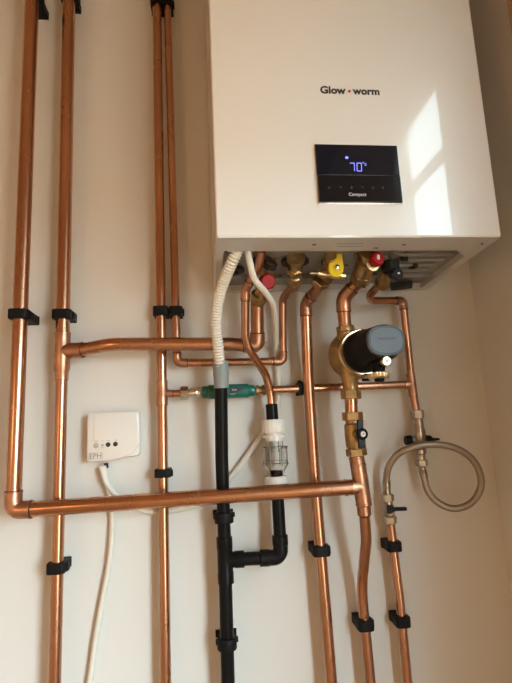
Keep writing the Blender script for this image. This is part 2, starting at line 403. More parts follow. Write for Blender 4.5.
def solder_ring(parent, p, d, r): return MB().lathe(Vector(p), d, [(-.001, r*1.0), (0, r*1.09), (.001, r*1.0)], 32).build('solder_ring', M['solder'], parent)

zc = ZC-.002
def upto(a, b, z):   # continue the line b->a until height z
    d = a-b; return a+d*((z-a.z)/d.z)

# --- P1: far-left riser turning into the long horizontal pipe
y1 = -.056
a0, a1 = at(32, 0, y1), at(14, 480, y1); ez = at(12.8, 510.5, y1); a1 = Vector((lerp(a0,a1,1).x, y1, a1.z))
top = upto(a0, a1, zc)
endA = at(352, 487, -.104)
r28 = .0139
far = empty('copper_pipe', Vector((a0.x, 0, a0.z)), 'far-left thick copper pipe that turns right into the long lower horizontal run', 'pipe')
ptsA = [top, ez, endA]
MB().tube(fillet(ptsA, .0155), r28, 32).build('tube', M['copper'], far)
elbow(far, corner(ptsA, 1, .033, .0145, 4), r28)

# --- P2: second riser, thick above its tee, thin below
y2 = -.036
b0, b1 = at(69, 0, y2), at(62.3, 350, y2); b2 = at(54.5, 683, y2)
bt, bb_ = upto(b0, b1, zc), upto(b2, b1, .002)
r22 = .0110
p2 = empty('copper_pipe', b1.copy(), 'second copper pipe from the left, thick above its tee and thinner below', 'pipe')
j = lerp(b1, bb_, .062/(b1-bb_).length)
MB().tube([bt, b1], r28*.96, 32).build('tube', M['copper'], p2)
MB().tube([b1, bb_], r22, 28).build('tube', M['copper'], p2)
# tee
u0 = at(65, 333, y2); u0 = Vector((lerp(bt,b1,(bt.z-u0.z)/(bt.z-b1.z)).x, y2, u0.z)); u1 = Vector((lerp(b1,bb_,.05).x, y2, at(62,369,y2).z)); u2 = Vector((u1.x, y2, at(62,372.5,y2).z)); u3 = Vector((u1.x, y2, at(62,380,y2).z))
t = MB(); L = (u0-u1).length; R = r28*1.1
t.lathe(u0, u1-u0, [(0, r28*.97), (0, R*1.04), (.003, R*1.04), (.0035, R), (L, R), (L+(u1-u2).length, r22*1.15), ((u0-u3).length-.002, r22*1.13), ((u0-u3).length, r22*1.13), ((u0-u3).length, r22)], 32)
bs = at(63.5, 351, y2); be = at(83, 350, y2-.012)
t.lathe(bs, be-bs, [(0, R*.98), ((be-bs).length-.003, R*.98), ((be-bs).length-.003, R*1.04), ((be-bs).length, R*1.04), ((be-bs).length, r28*.9)], 32)
t.build('tee', M['fitting'], p2)
joint(p2, u0, u1-u0, r28*.97); joint(p2, be, be-bs, r28*.93); joint(p2, u3, u1-u0, r22)

# --- B: thick pipe from that tee across to the boiler's left valve
rB = .0128
ptsB = [bs, at(84, 350, y2-.013), at(112, 344.2, -.070), at(232, 344, -.072), at(257.5, 346.5, -.074), at(257, 300, -.098)]
pB = empty('copper_pipe', ptsB[3], 'thick horizontal copper pipe running from the second riser to the left red valve', 'pipe')
MB().tube(fillet([lerp(bs, ptsB[1], .8)]+ptsB[2:], [.12, .15, .018]), rB, 32).build('tube', M['copper'], pB)
elbow(pB, corner(ptsB, 4, .026, .016), rB)

# --- P3: thinner riser with the filling branch tee
y3 = -.030
c0, c1 = at(157, 0, y3), at(165.6, 683, y3)
ct, cb = upto(c0, c1, zc), upto(c1, c0, .002); r3 = .0100
def on3(py):
    z = at(163, py, y3).z; return lerp(ct, cb, (ct.z-z)/(ct.z-cb.z))
p3 = empty('copper_pipe', on3(393), 'left one of the twin copper pipes, running full height with a small tee', 'pipe')
MB().tube([ct, cb], r3, 28).build('tube', M['copper'], p3)
t = MB(); a, b_ = on3(381), on3(405); L = (a-b_).length; R = r3*1.14
t.lathe(a, b_-a, [(0, r3), (0, R*1.04), (.0025, R*1.04), (.003, R), (L-.003, R), (L-.0025, R*1.04), (L, R*1.04), (L, r3)], 28)
m_, e_ = on3(393.5), at(173, 393.5, y3); t.cyl(m_, e_, .0078, ch=.0008)
t.build('tee', M['fitting'], p3)
joint(p3, on3(381), Vector((0,0,1)), r3); joint(p3, on3(405), Vector((0,0,1)), r3); joint(p3, e_, Vector((1,0,0)), .0068)

# --- P4: right twin, turns under and up into the boiler
y4 = -.030; r4 = .0080
d0 = at(167.3, 0, y4); de = at(177.3, 363, y4)
ptsD = [upto(d0, de, zc), de, at(283, 361.3, y4), at(282.5, 299, y4-.03), at(293.5, 285.5, -.105)]
ptsD[0] = upto(d0, Vector((de.x, y4, de.z)), zc)
p4 = empty('copper_pipe', de.copy(), 'right one of the twin copper pipes, turning right under the boiler and up again', 'pipe')
MB().tube(fillet(ptsD, [.012, .012, .02]), r4, 28).build('tube', M['copper'], p4)
elbow(p4, corner(ptsD, 1, .019, .012), r4); elbow(p4, corner(ptsD, 2, .019, .012), r4)

# --- D: filling branch: pipe stub, scale reducer, pipe to the right-hand tee
yD = -.030
def LD(px): return at(px, 393.6-(px-170)*.0385, yD)
pd = empty('scale_reducer', LD(228), 'green inline scale reducer with chrome and brass ends, behind the black waste pipe', 'scale reducer')
MB().cyl(LD(171), LD(184), .0068, seg=24).build('tube', M['copper'], pd)
MB().hexnut(LD(180.5), LD(188.5), .0135).build('nut', M['nickel'], pd)
ch = MB(); ch.lathe(LD(188), LD(203)-LD(188), [(0,.006),(0,.0085),(.004,.0085),(.005,.0105),(.011,.0105),(.012,.008),(.017,.008),(.018,.0115),(.024,.0115),(.0245,.009)], 28); 
ch.lathe(LD(195.5)+Vector((0,-.008,0)), (0,-1,0), [(0,.005),(.004,.005),(.005,.003)], 16); ch.build('isolating_fitting', M['chrome'], pd)
gb = MB().lathe(LD(202), LD(257)-LD(202), [(0,.010),(.001,.0118),(.012,.0125),(.014,.0145),(.092,.0142),(.094,.0125),(.1045,.0115),(.106,.010)], 40).build('body', M['green'], pd)
lb = MB(); 
lb.prism([LD(229)+Vector(v)+Vector((0,-.0135,0)) for v in ((0,0,.007),(.036,0,.006),(.018,0,-.002),(0,0,-.009))], (0,-.0012,0)); lb.build('label_panel', M['ink'], gb, smooth=False)
text('Scale', M['print_white'], gb, 'lettering', LD(231)+Vector((.001,-.0150,.0002)), .0048, align='LEFT', ext=.0001)
lb = MB()
for k in range(3): lb.lathe(LD(230.5+1.8*k)+Vector((0,-.0130,-.0065)), (0,-1,0), [(0,.0009),(.0022,.0009)], 10)
lb.build('label_dot', M['print_white'], gb)
MB().lathe(LD(256), LD(269)-LD(256), [(0,.0085),(0,.0105),(.006,.0105),(.007,.008),(.012,.008),(.013,.0105),(.019,.0105),(.021,.0088),(.026,.0085)], 28).build('end_fitting', M['brass'], pd)
pdc = MB().tube([LD(268), LD(407)], .0080, 24).build('copper_pipe', M['copper'])
tag(pdc, 'thin horizontal copper pipe passing behind the pump from the green reducer', 'pipe')

# --- gas pipe E
rE = .0112
ptsE = [at(331, 267, -.140), at(319, 287, -.108), at(305.6, 304, -.060), at(308.3, 380, -.046), at(314, 470, -.040), at(331.3, 683, -.038)]
ptsE.append(ptsE[5]+(ptsE[5]-ptsE[4]).normalized()*.1)
ptsE[-1] = Vector((ptsE[5].x+.012, -.038, .002))
pE = empty('copper_pipe', ptsE[3], 'tall copper gas pipe dropping from the yellow-handled valve to the floor', 'pipe')
MB().tube(fillet(ptsE, [.04, .028, .3, .6, .3]), rE, 30).build('tube', M['copper'], pE)
elbow(pE, corner(ptsE, 2, .024, .022), rE)
cc = lerp(ptsE[0], ptsE[1], .55); coupling(pE, lerp(ptsE[0], ptsE[1], .35), lerp(ptsE[0], ptsE[1], .95), rE)

# --- pump line F
yF = -.100
ptsF = [at(364, 276, -.150), at(343, 298, -.112), at(345.5, 334, yF)]
rF = .0125
pF = empty('copper_pipe', ptsF[1], 'short bent copper pipe from the middle red valve down into the pump', 'pipe')
MB().tube(fillet(ptsF, .03), rF, 30).build('tube', M['copper'], pF)
elbow(pF, corner(ptsF, 1, .026, .024), rF)
# lower pump line: tee with horizontal run, reducer and offset bend down to the floor
fT = [at(355.5, 452, yF), at(361, 486, yF), at(364.5, 515, yF), at(366.3, 540, -.085), at(361.6, 588, -.040), at(364, 617, -.036), at(370.5, 683, -.036)]
fT.append(Vector((fT[-1].x+.012, -.036, .002)))
pG = empty('copper_pipe', fT[1], 'copper pipe below the pump valve with a large tee and an offset bend', 'pipe')
MB().tube(fT[:3], .0125, 30).build('tube', M['copper'], pG)
MB().tube(fillet(fT[2:], [.08, .14, .05, .2]), .0098, 30).build('tube', M['copper'], pG)
t = MB(); a, b_ = at(357.8, 464, yF), at(364, 505, yF); L = (a-b_).length; R = .0146
t.lathe(a, b_-a, [(0,.0125),(0,R*1.04),(.003,R*1.04),(.0035,R),(L-.004,R),(L-.0035,R*1.05),(L,R*1.05),(L+.003,.0115),(L+.018,.0112),(L+.018,.0095)], 32)
a = at(361, 486.5, yF); b_ = at(345.5, 487.6, -.100); t.lathe(a, b_-a, [(0,R),((b_-a).length-.003,R),((b_-a).length-.003,R*1.05),((b_-a).length,R*1.05),((b_-a).length,r28)], 32)
t.build('tee', M['fitting'], pG)
joint(pG, b_, b_-a, r28); joint(pG, at(357.8, 463.6, yF), Vector((0,0,1)), .0125); joint(pG, at(364, 514.2, yF), Vector((0,0,1)), .0105)
coupling(pG, at(356.2, 457, yF), at(357.6, 463.5, yF), .0125)

# --- pump
# squarish round end cap
def superell(c, rx, rz, n=4., N=48):
    P = []
    for k in range(N):
        a = 2*PI*k/N; ca, sa = math.cos(a), math.sin(a)
        P.append(c+Vector((math.copysign(abs(ca)**(2/n), ca)*rx, 0, math.copysign(abs(sa)**(2/n), sa)*rz)))
    return P
pc = at(358, 354.5, -.088)
ax = Vector((0,-1,0))
pump = empty('circulation_pump', pc, 'brass circulation pump with black motor and grey cap, right of the gas pipe', 'pump')
v = MB(); v.lathe(pc+Vector((-.008,.034,0)), ax, [(0,.022),(.003,.032),(.012,.045),(.026,.050),(.040,.049),(.052,.044),(.058,.040)], 48)
v.lathe(at(345.8, 329, yF), at(347.5, 345, yF)-at(345.8, 329, yF), [(0,.013),(.0,.0165),(.006,.0165),(.008,.0185),(.04,.019)], 32)
v.lathe(at(350.5, 384, yF), at(348, 370, yF)-at(350.5, 384, yF), [(0,.0135),(0,.0155),(.006,.0155),(.04,.017)], 32)
vol = v.build('volute', M['brass_cast'], pump)
fr = MB().lathe(pc+Vector((-.002,-.022,0)), ax, [(0,.040),(0,.0445),(.004,.0455),(.009,.0455),(.012,.043),(.012,.038)], 48).build('flange', M['brass_pale'], pump)
MB().hexnut(at(345, 326, yF), at(346, 332.5, yF), .0175).build('nut', M['brass'], pump)
cc = pc+Vector((.001,-.142,.002))
mt = MB().rings([superell(cc+Vector((0,.075,-.001)), .034, .034, 2.), superell(cc+Vector((0,.045,0)), .0342, .0315, 2.2), superell(cc+Vector((0,.0,0)), .0330, .0270, 2.6), superell(cc+Vector((0,-.003,0)), .0322, .0262, 2.6)]).lathe(pc+Vector((0,-.030,0)), ax, [(0,.039),(.004,.0405),(.018,.0405),(.024,.038),(.060,.0350),(.106,.0315),(.118,.0295)], 48).build('motor', M['motor'], pump)
cc = pc+Vector((.001,-.142,.002))
capm = MB(); capm.rings([superell(cc+Vector((0,-.002,0)), .0326, .0264, 2.6), superell(cc+Vector((0,-.0070,0)), .0324, .0262, 2.6), superell(cc+Vector((0,-.009,0)), .0305, .0241, 2.6)])
cap = capm.build('end_cap', M['cap'], mt, ang=25)
q_ = MB(); n_ = 48
q_.rings([superell(cc+Vector((0,-.0088,0)), .0290, .0226, 2.6), superell(cc+Vector((0,-.0094,0)), .0290, .0226, 2.6), superell(cc+Vector((0,-.0094,0)), .0283, .0219, 2.6), superell(cc+Vector((0,-.0088,0)), .0283, .0219, 2.6)], closed=True)
q_.build('rim_line', M['motor'], cap)
text('GRUNDFOS', M['motor'], cap, 'lettering', cc+Vector((0,-.0092,.0012)), .0050, ext=.0001, width=.030, offset=-.0001)
kn = at(385.6, 361.3, -.236)
k_ = MB().lathe(kn+Vector((0,.03,0)), ax, [(0,.006),(.020,.006),(.022,.0072),(.034,.0078),(.036,.0066)], 28); k_.build('vent_screw', M['brass_pale'], mt)
MB().lathe(kn+Vector((0,-.0058,0)), ax, [(0,.003),(.001,.003),(.0012,.0018)], 20).build('screw_slot', M['brass_cast'], mt)
mb_ = MB(); mb_.cyl(kn+Vector((0,.045,0)), kn+Vector((0,.008,0)), .0095, .0075, 24); mb_.build('boss', M['motor'], mt)
gk = at(379, 376, -.205)
g_ = MB().lathe(gk+Vector((0,0,-.005)), (0,.12,1), [(0,.0150),(.0015,.0172),(.0085,.0178),(.010,.0160)], 96, mod=lambda a: 1+.03*math.cos(24*a)); g_.build('vent_wheel', M['brass_pale'], mt, ang=50)
g_ = MB().lathe(gk+Vector((0,0,.004)), (0,0,1), [(0,.010),(.012,.012),(.02,.012)], 24).lathe(gk+Vector((0,0,-.010)), (0,0,1), [(0,.006),(.001,.0085),(.006,.0085)], 24)
g_.build('vent_hub', M['motor'], mt); MB().box(at(367,377.5,-.15), (.014,.02,.012)).build('cable_socket', M['motor'], mt, smooth=False)
MB().box(at(365.5,376.8,-.165), (.011,.004,.006)).build('plug', M['brass'], mt, smooth=False)
# stub and isolating valve below the pump
iv = empty('isolating_valve', at(351, 434, yF), 'brass isolating valve with a black lever, below the pump', 'valve')
MB().hexnut(at(350.6, 390, yF), at(351.2, 399, yF), .0195).build('nut', M['brass'], iv)
MB().cyl(at(350.3, 384, yF), at(350.8, 391, yF), .0145).build('collar', M['brass'], iv)
MB().cyl(at(351, 398, yF), at(351.5, 413, yF), .0122).build('tube', M['copper'], iv)
MB().hexnut(at(352.3, 412, yF), at(352.8, 420.5, yF), .0195).build('nut', M['brass'], iv)
a, b_ = at(352.4, 420, yF), at(355.2, 450, yF)
MB().lathe(a, b_-a, [(0,.0135),(.006,.0135),(.009,.0165),(.030,.0172),(.048,.0165),(.052,.0140),((b_-a).length,.0138)], 32).lathe(at(356,434,yF-.012), at(361,434.6,yF-.03)-at(356,434,yF-.012), [(0,.009),(.010,.009),(.016,.007)], 24).build('body', M['brass_cast'], iv)
MB().hexnut(at(356, 448.5, yF), at(356.8, 456, yF), .0195).build('nut', M['brass'], iv)
hc = at(361.2, 434, yF-.035)
h_ = MB().lathe(hc+Vector((0,.004,0)), (.15,-1,0), [(0,.009),(.002,.0108),(.009,.0108),(.011,.009)], 32)
h_.box(lerp(at(358.2,421,yF-.035), hc, .5)+Vector((0,-.001,0)), (.011,.007,.028), Matrix.Rotation(.12,3,'Y'))
h_.box(lerp(at(361.5,447,yF-.035), hc, .5)+Vector((0,-.001,0)), (.013,.007,.026))
hd = h_.build('lever', M['black'], iv, bevel=.0015)
MB().lathe(hc+Vector((.0012,-.0068,0)), (.15,-1,0), [(0,.0050),(.001,.0050)], 24).build('screw_cap', M['print_white'], hd)
MB().box(hc+Vector((.0014,-.0082,0)), (.005,.0006,.0012), Matrix.Rotation(-.8,3,'Y')).build('screw_slot', M['ink'], hd, smooth=False)

# --- right pipe G
yG = -.032; rG = .0079
ptsG = [at(380, 283, -.110), at(365.5, 300.5, -.070), at(403, 300.8, -.040), at(411.8, 384, yG), at(416.4, 414, yG)]
pR = empty('copper_pipe', ptsG[3], 'copper pipe stepping right from the navy valve down to the filling hose', 'pipe')
MB().tube(fillet(ptsG, [.020, .016, .2]), rG, 28).build('tube', M['copper'], pR)
elbow(pR, corner(ptsG, 2, .018, .014), rG)
t = MB(); a, b_ = at(410.5, 374, yG), at(413.3, 396, yG); L = (a-b_).length; R = rG*1.15
t.lathe(a, b_-a, [(0,rG),(0,R*1.05),(.003,R*1.05),(.0035,R),(L-.003,R),(L-.0025,R*1.05),(L,R*1.05),(L,rG)], 28); t.cyl(at(411.6,384.3,yG), LD(404.5), .0090, ch=.0008); t.build('tee', M['fitting'], pR)
joint(pR, a, b_-a, rG); joint(pR, b_, b_-a, rG)
# --- filling loop: upper valve, hose, lower valve
uv = empty('filling_valve', at(419, 435, yG), 'upper nickel filling valve with a round black cap, above the braided hose', 'valve')
MB().hexnut(at(416.8, 410, yG), at(417.8, 418.5, yG), .0135).build('nut', M['nickel'], uv)
a, b_ = at(417.8, 418, yG), at(421.3, 461, yG)
MB().lathe(a, b_-a, [(0,.009),(.008,.0105),(.016,.0105),(.024,.0125),(.044,.0132),(.052,.011),(.062,.0095),(.064,.0115),(.072,.0115),(.074,.009),((b_-a).length,.009)], 32).cyl(at(419,440,yG), at(410,440,yG), .0075).cyl(at(419,440,yG), at(426,439,yG), .006).build('body', M['nickel'], uv)
MB().hexnut(at(421.2, 459.5, yG), at(421.8, 466, yG), .0125).build('nut', M['nickel'], uv)
a = at(411.5, 440.2, yG); MB().lathe(a, (-1,0,0), [(0,.008),(.001,.0098),(.011,.0098),(.013,.0085)], 28, mod=lambda a: 1+.03*math.cos(12*a)).build('cap', M['black'], uv)
MB().prism([at(425,435,yG-.006), at(431,435.5,yG-.006), at(433,437.8,yG-.006), at(440,438.2,yG-.006), at(440,440.2,yG-.006), at(430,441.5,yG-.006), at(425,442,yG-.006)], (0,.012,0)).build('lever', M['black'], uv, smooth=False, bevel=.001)
lv = empty('filling_valve', at(388.5, 508, yG), 'lower nickel filling valve with a black lever, below the braided hose', 'valve')
MB().hexnut(at(387.2, 494, yG), at(387.8, 501.5, yG), .0125).build('nut', M['nickel'], lv)
a, b_ = at(387.8, 501, yG), at(389.3, 518, yG)
MB().lathe(a, b_-a, [(0,.009),(.006,.0095),(.010,.0115),(.026,.0115),(.030,.0095),((b_-a).length,.0095)], 32).lathe(at(389,509.5,yG-.006), (0,-1,0), [(0,.007),(.012,.007)], 20).build('body', M['nickel'], lv)
MB().hexnut(at(389.4, 516, yG), at(390, 523.5, yG), .0138).build('nut', M['nickel'], lv)
MB().prism([at(388,505.5,yG-.02), at(392,505.5,yG-.02), at(394,507.5,yG-.02), at(407,507.2,yG-.02), at(407.3,510.8,yG-.02), at(396,511.3,yG-.02), at(391,514,yG-.02), at(388,514,yG-.02)], (0,.008,0)).build('lever', M['black'], lv, smooth=False, bevel=.001)
hp = [(422.6,468,-.034),(423.9,476,-.035),(427.2,489,-.038),(435,500,-.043),(446,506.8,-.048),(457.5,508.4,-.052),(471,503,-.058),(479.5,491,-.064),(481,478,-.070),(475.5,463.5,-.075),(464,452.3,-.078),(449,446.2,-.078),(431,444.4,-.075),(413,447,-.068),(398,454,-.056),(388.6,467,-.044),(386.3,481,-.035),(386.6,488,-.032)]
hs = spline([at(*p) for p in hp], 12)
hose = empty('flexible_hose', at(450, 476, -.05), 'looped braided steel filling hose joining the two nickel filling valves', 'hose')
MB().tube(hs, .0067, 20, uv=True).build('braid', M['braid'], hose)
a, b_ = at(421.6, 465.5, -.033), at(424, 477.5, -.0355); MB().lathe(a, b_-a, [(0,.0085),(.002,.0085),(.003,.0078),(.010,.0076),(.011,.0082),((b_-a).length,.0080)], 28).build('ferrule', M['nickel'], hose)
a, b_ = at(386.9, 494.5, -.032), at(386.2, 480, -.0345); MB().lathe(a, b_-a, [(0,.0085),(.003,.0085),(.004,.0078),(.014,.0076),(.015,.0084),((b_-a).length,.0080)], 28).build('ferrule', M['nickel'], hose)
# lower right pipe
ptsH = [at(390, 520, yG), at(399.8, 600, yG), at(407.6, 683, yG)]; ptsH.append(Vector((ptsH[-1].x+.01, yG, .002)))
ph = MB().tube(fillet(ptsH, .5), .0088, 28).build('copper_pipe', M['copper']); tag(ph, 'rightmost lower copper pipe, dropping from the lower filling valve to the floor', 'pipe')

# ------------------------------------------------------------------ valves under the boiler
def stub(name, label, cat): pass
# left red valve on pipe B
V = empty('service_valve', at(262, 285, -.11), 'leftmost valve under the boiler, brass with a dark red cap', 'valve')
a = atz(271, 262, zt-.012); bq = at(257.3, 303, -.0965)
dd = bq-a; L = dd.length
MB().lathe(a, dd, [(0,.010),(.010,.010),(.012,.014),(.024,.014),(.026,.011),(L-.022,.012),(L-.020,.0175),(L-.010,.0175),(L-.008,.015),(L,.0145)], 32).build('body', M['brass'], V)
MB().lathe(a+dd*.02, dd, [(0,.0125),(.018,.0135),(.022,.011)], 28).build('collar', M['hole'], V)
rc = at(265.8, 282, -.150)
MB().cyl(a+dd*.45, rc, .007).build('stem', M['brass'], V)
MB().lathe(rc, (.15,-1,-.25), [(0,.0125),(.003,.0142),(.014,.0142),(.017,.012)], 48, mod=lambda a: 1+.04*math.cos(10*a)).build('cap', M['red'], V)
# plain brass connection on P4
V = empty('union_fitting', at(294, 270, -.12), 'plain brass union hanging between the two red-capped valves left of the yellow lever', 'fitting')
a = atz(296, 257, zt-.011); bq = at(294, 286.5, -.107); dd = bq-a; L = dd.length
MB().lathe(a, dd, [(0,.017),(.010,.016),(.014,.011),(L*.6,.0105),(L*.62,.013),(L-.010,.013),(L-.008,.0105),(L,.0095)], 32).build('body', M['brass'], V)
m_ = a+dd*.35; MB().hexnut(m_, m_+dd.normalized()*.012, .0155).build('nut', M['brass'], V)
MB().hexnut(a+dd*.80, a+dd*.80+(dd.normalized()+Vector((0,.4,0))).normalized()*.011, .0148).build('nut', M['brass'], V)
# gas cock with yellow lever
V = empty('gas_valve', at(333, 268, -.15), 'brass gas valve with a bright yellow lever under the boiler', 'valve')
a = atz(331, 256, zt-.011); bq = at(330, 272, -.142); dd = bq-a; L = dd.length
MB().lathe(a, dd, [(0,.010),(L*.35,.010),(L*.37,.0145),(L*.7,.0145),(L*.75,.012),(L+.006,.012)], 32).lathe(at(330,272,-.142), at(319,287,-.108)-at(330,272,-.142), [(-.012,.0135),(.010,.0150),(.016,.0155),(.018,.0135),(.022,.0125)], 32).build('body', M['brass'], V)
c_ = at(326, 271.5, -.160); MB().cyl(at(309.5,273.5,-.165), at(320,273.5,-.160), .0035).cyl(at(318,273.5,-.160), at(345,276,-.160), .0068).lathe(at(338.5,273,-.162), at(340.5,279.5,-.165)-at(338.5,273,-.162), [(0,.003),(.012,.003)], 12).build('bonnet', M['brass_pale'], V)
MB().hexnut(at(322,279.5,-.140), at(319.5,284,-.128), .0185).build('nut', M['brass'], V)
yv = -.192
lever = [(331.5,251.5),(333.5,249.3),(339.5,249.2),(341.8,251),(342.6,258),(344,266.5),(343.6,272),(340.5,276.3),(336.2,277.2),(331.5,275.5),(329,271),(328.8,266),(330.3,258)]
lv_ = MB().prism([at(px, py, yv+(275-py)*.0003) for px, py in lever], (0,.007,0)).build('lever', M['yellow'], V, bevel=.0018)
pk = at(337, 267, yv-.0005); MB().cyl(pk+Vector((0,.03,0)), pk+Vector((0,.004,0)), .006).build('stem', M['brass'], V)
MB().lathe(pk, ax, [(0,.0048),(.002,.0044),(.003,.002)], 24).build('lever_screw', M['chrome'], V)
# middle red valve on pump pipe
V = empty('service_valve', at(368, 270, -.15), 'brass valve with a bright red cap, right of the yellow gas lever', 'valve')
a = atz(369, 254, zt-.011); bq = at(360, 281, -.145); dd = bq-a; L = dd.length
MB().lathe(a, dd, [(0,.015),(.006,.015),(.008,.012),(.016,.012),(.018,.0175),(.042,.0185),(L-.012,.016),(L,.0150)], 32).build('body', M['brass'], V)
MB().hexnut(lerp(a,bq,.72), lerp(a,bq,1.02), .0200).build('nut', M['brass'], V)
rc = at(375.6, 259.3, -.205)
MB().cyl(lerp(a,bq,.45), rc, .010, .0085).lathe(rc+Vector((-.004,.012,-.006)), ax+Vector((.1,0,-.1)), [(0,.0125),(.006,.0125)], 28).build('stem', M['brass'], V)
MB().lathe(rc+Vector((0,.006,0)), (.2,-1,-.05), [(0,.0118),(.003,.0128),(.012,.0125),(.015,.0105)], 60, mod=lambda a: 1+.035*math.cos(12*a)).build('cap', M['red'], V)
MB().box(rc+Vector((.0015,-.0098,.0005)), (.005,.002,.009), Matrix.Rotation(.1,3,'Y')).build('cap_slot', M['print_white'], V, smooth=False, bevel=.0008)
# navy valve on the right
V = empty('service_valve', at(388, 276, -.13), 'rightmost valve under the boiler, dark with a navy blue cap', 'valve')
a = atz(390, 262, zt-.011); bq = at(381, 286, -.115); dd = bq-a; L = dd.length
MB().lathe(a, dd, [(0,.014),(.010,.014),(.012,.0115),(L*.5,.0125),(L-.010,.012),(L,.010)], 32).build('body', M['brass'], V)
MB().lathe(atz(390, 262, zt-.012), (0,0,-1), [(0,.0165),(.018,.0165),(.020,.014)], 28).build('collar', M['hole'], V)
MB().hexnut(lerp(a,bq,.78), lerp(a,bq,1.06), .0145).build('nut', M['brass'], V)
rc = at(393.6, 275.5, -.165)
MB().cyl(lerp(a,bq,.5), rc, .008).build('stem', M['brass'], V)
MB().lathe(rc, (.2,-1,-.1), [(0,.0115),(.003,.0130),(.013,.0125),(.016,.010)], 60, mod=lambda a: 1+.03*math.cos(12*a)).build('cap', M['navy'], V)
MB().box(rc+Vector((.003,-.0165,-.001)), (.005,.002,.004)).build('cap_slot', M['chrome'], V, smooth=False, bevel=.0006)

# ------------------------------------------------------------------ condensate and relief
# corrugated hose
pth = spline([atz(238, 249.5, zt-.008), at(231.5, 263, -.205), at(223, 283, -.175), at(217.3, 305, -.145), at(216, 325, -.122), at(218, 346, -.103), at(220, 366, -.086)], 30)
def resample(pts, step):
    out = [pts[0].copy()]; acc = 0.
    for a, b in zip(pts, pts[1:]):
        L = (b-a).length
        while acc+L >= step: t = (step-acc)/L; a = a+(b-a)*t; out.append(a.copy()); L = (b-a).length; acc = 0.
        acc += L
    return out
pth = resample(pth, .0007)
ch_ = MB().tube(pth, .0095, 20, rf=lambda s: .0100+.0010*math.sin(s*2*PI/.0058)).build('corrugated_hose', M['hose'], ang=180)
tag(ch_, 'cream corrugated condensate hose from the boiler into the black waste pipe', 'hose')
yW = -.072
w0, w1, w2 = at(221, 374, -.080), at(224.3, 537, -.050), at(228, 683, -.045)
wp = empty('waste_pipe', at(224.3, 560, -.05), 'black plastic waste pipe with grey top collar and side branch to the tundish', 'waste pipe')
wf = Vector((w2.x+.008, -.045, .002))
MB().tube(fillet([at(221, 384, -.079), at(221.8,460,-.063), w1, w2, wf], .3), .0124, 28).build('tube', M['black'], wp)
a, b_ = at(220.6, 361, -.083), at(221.5, 388, -.079); L = (a-b_).length
MB().lathe(a, b_-a, [(0,.010),(0,.0150),(L*.55,.0152),(L*.58,.0145),(L,.0145),(L,.0124)], 32).build('collar', M['grey'], wp)
t = MB(); a, b_ = at(224.2, 537, -.050), at(226, 583, -.049); L = (a-b_).length
t.lathe(a, b_-a, [(0,.0124),(0,.0150),(.020,.0150),(.021,.0143),(L-.02,.0143),(L-.018,.0150),(L,.0150),(L,.0124)], 32)
m_ = at(225, 560, -.050); e_ = at(244, 559, -.050); L = (m_-e_).length
t.lathe(m_, e_-m_, [(0,.0135),(L-.018,.0138),(L-.016,.0150),(L,.0150),(L,.0124)], 32); t.build('tee', M['black'], wp)
el = at(281, 557.3, -.050); up_ = at(276.3, 470, -.050)
ptw = [at(240, 559, -.050), el, up_]
MB().tube(fillet(ptw, .016), .0120, 28).build('branch_tube', M['black'], wp)
e = MB(); cr = corner(ptw, 1, .040, .014); e.tube(cr, .0140, 28)
for a, bb in ((cr[0], cr[1]), (cr[-1], cr[-2])):
    d = (bb-a).normalized(); e.cyl(a, a+d*.018, .0150, ch=.0008)
e.build('elbow', M['black'], wp)
# tundish
tu = empty('tundish', at(275, 450, -.05), 'clear plastic tundish with white nut and ring above the long horizontal pipe', 'tundish')
yt_ = -.050
MB().cyl(at(271.4, 404, yt_), at(272.6, 422, yt_), .0118, ch=.0008).build('adaptor', M['black'], tu)
a, b_ = at(273, 419.5, yt_), at(273.8, 433, yt_); L = (a-b_).length
MB().lathe(a, b_-a, [(0,.0146),(0,.0211),(.002,.0228),(L-.002,.0228),(L,.0211),(L,.014)], 72, mod=lambda a: 1+.012*math.cos(18*a)).build('nut', M['white'], tu, ang=50)
a, b_ = at(273.8, 432, yt_), at(274.3, 441, yt_); L = (a-b_).length
MB().lathe(a, b_-a, [(0,.0164),(L*.35,.0164),(L*.36,.0228),(L*.62,.0228),(L*.64,.0170),(L,.0170)], 36).build('neck', M['white'], tu)
a, b_ = at(274.2, 440, yt_), at(276, 474, yt_); L = (a-b_).length
g = MB().lathe(a, b_-a, [(0,.0170),(.011,.0170),(.012,.0250),(.0145,.0262),(.017,.0245),(L*.66,.0245),(L*.68,.0258),(L*.71,.0258),(L-.004,.0165),(L,.0160),(L,.0145),(L-.005,.0148),(L*.69,.0235),(.019,.0228),(.0145,.0235),(.0145,.0155),(0,.0155)], 40, closed=True).build('clear_cup', M['glass'], tu)
g = MB()
for k in range(4):
    aa = k*PI/2+.5; d = Vector((math.cos(aa), math.sin(aa), 0)); g.box(lerp(a,b_,.48)+d*.0165, (.009,.0014,.034), Matrix.Rotation(aa,3,'Z'))
g.build('fin', M['glass'], tu, smooth=False)
MB().lathe(lerp(a,b_,.0), b_-a, [(0,.0088),(.022,.0088),(.022,.0073),(0,.0073)], 24, closed=True).build('inner_tube', M['glass'], tu)
a, b_ = at(275.6, 476, yt_), at(276.3, 484, yt_); L = (a-b_).length
MB().lathe(a, b_-a, [(0,.0143),(0,.0216),(.002,.0234),(L-.002,.0234),(L,.0216),(L,.0143)], 36).build('ring', M['white'], tu)
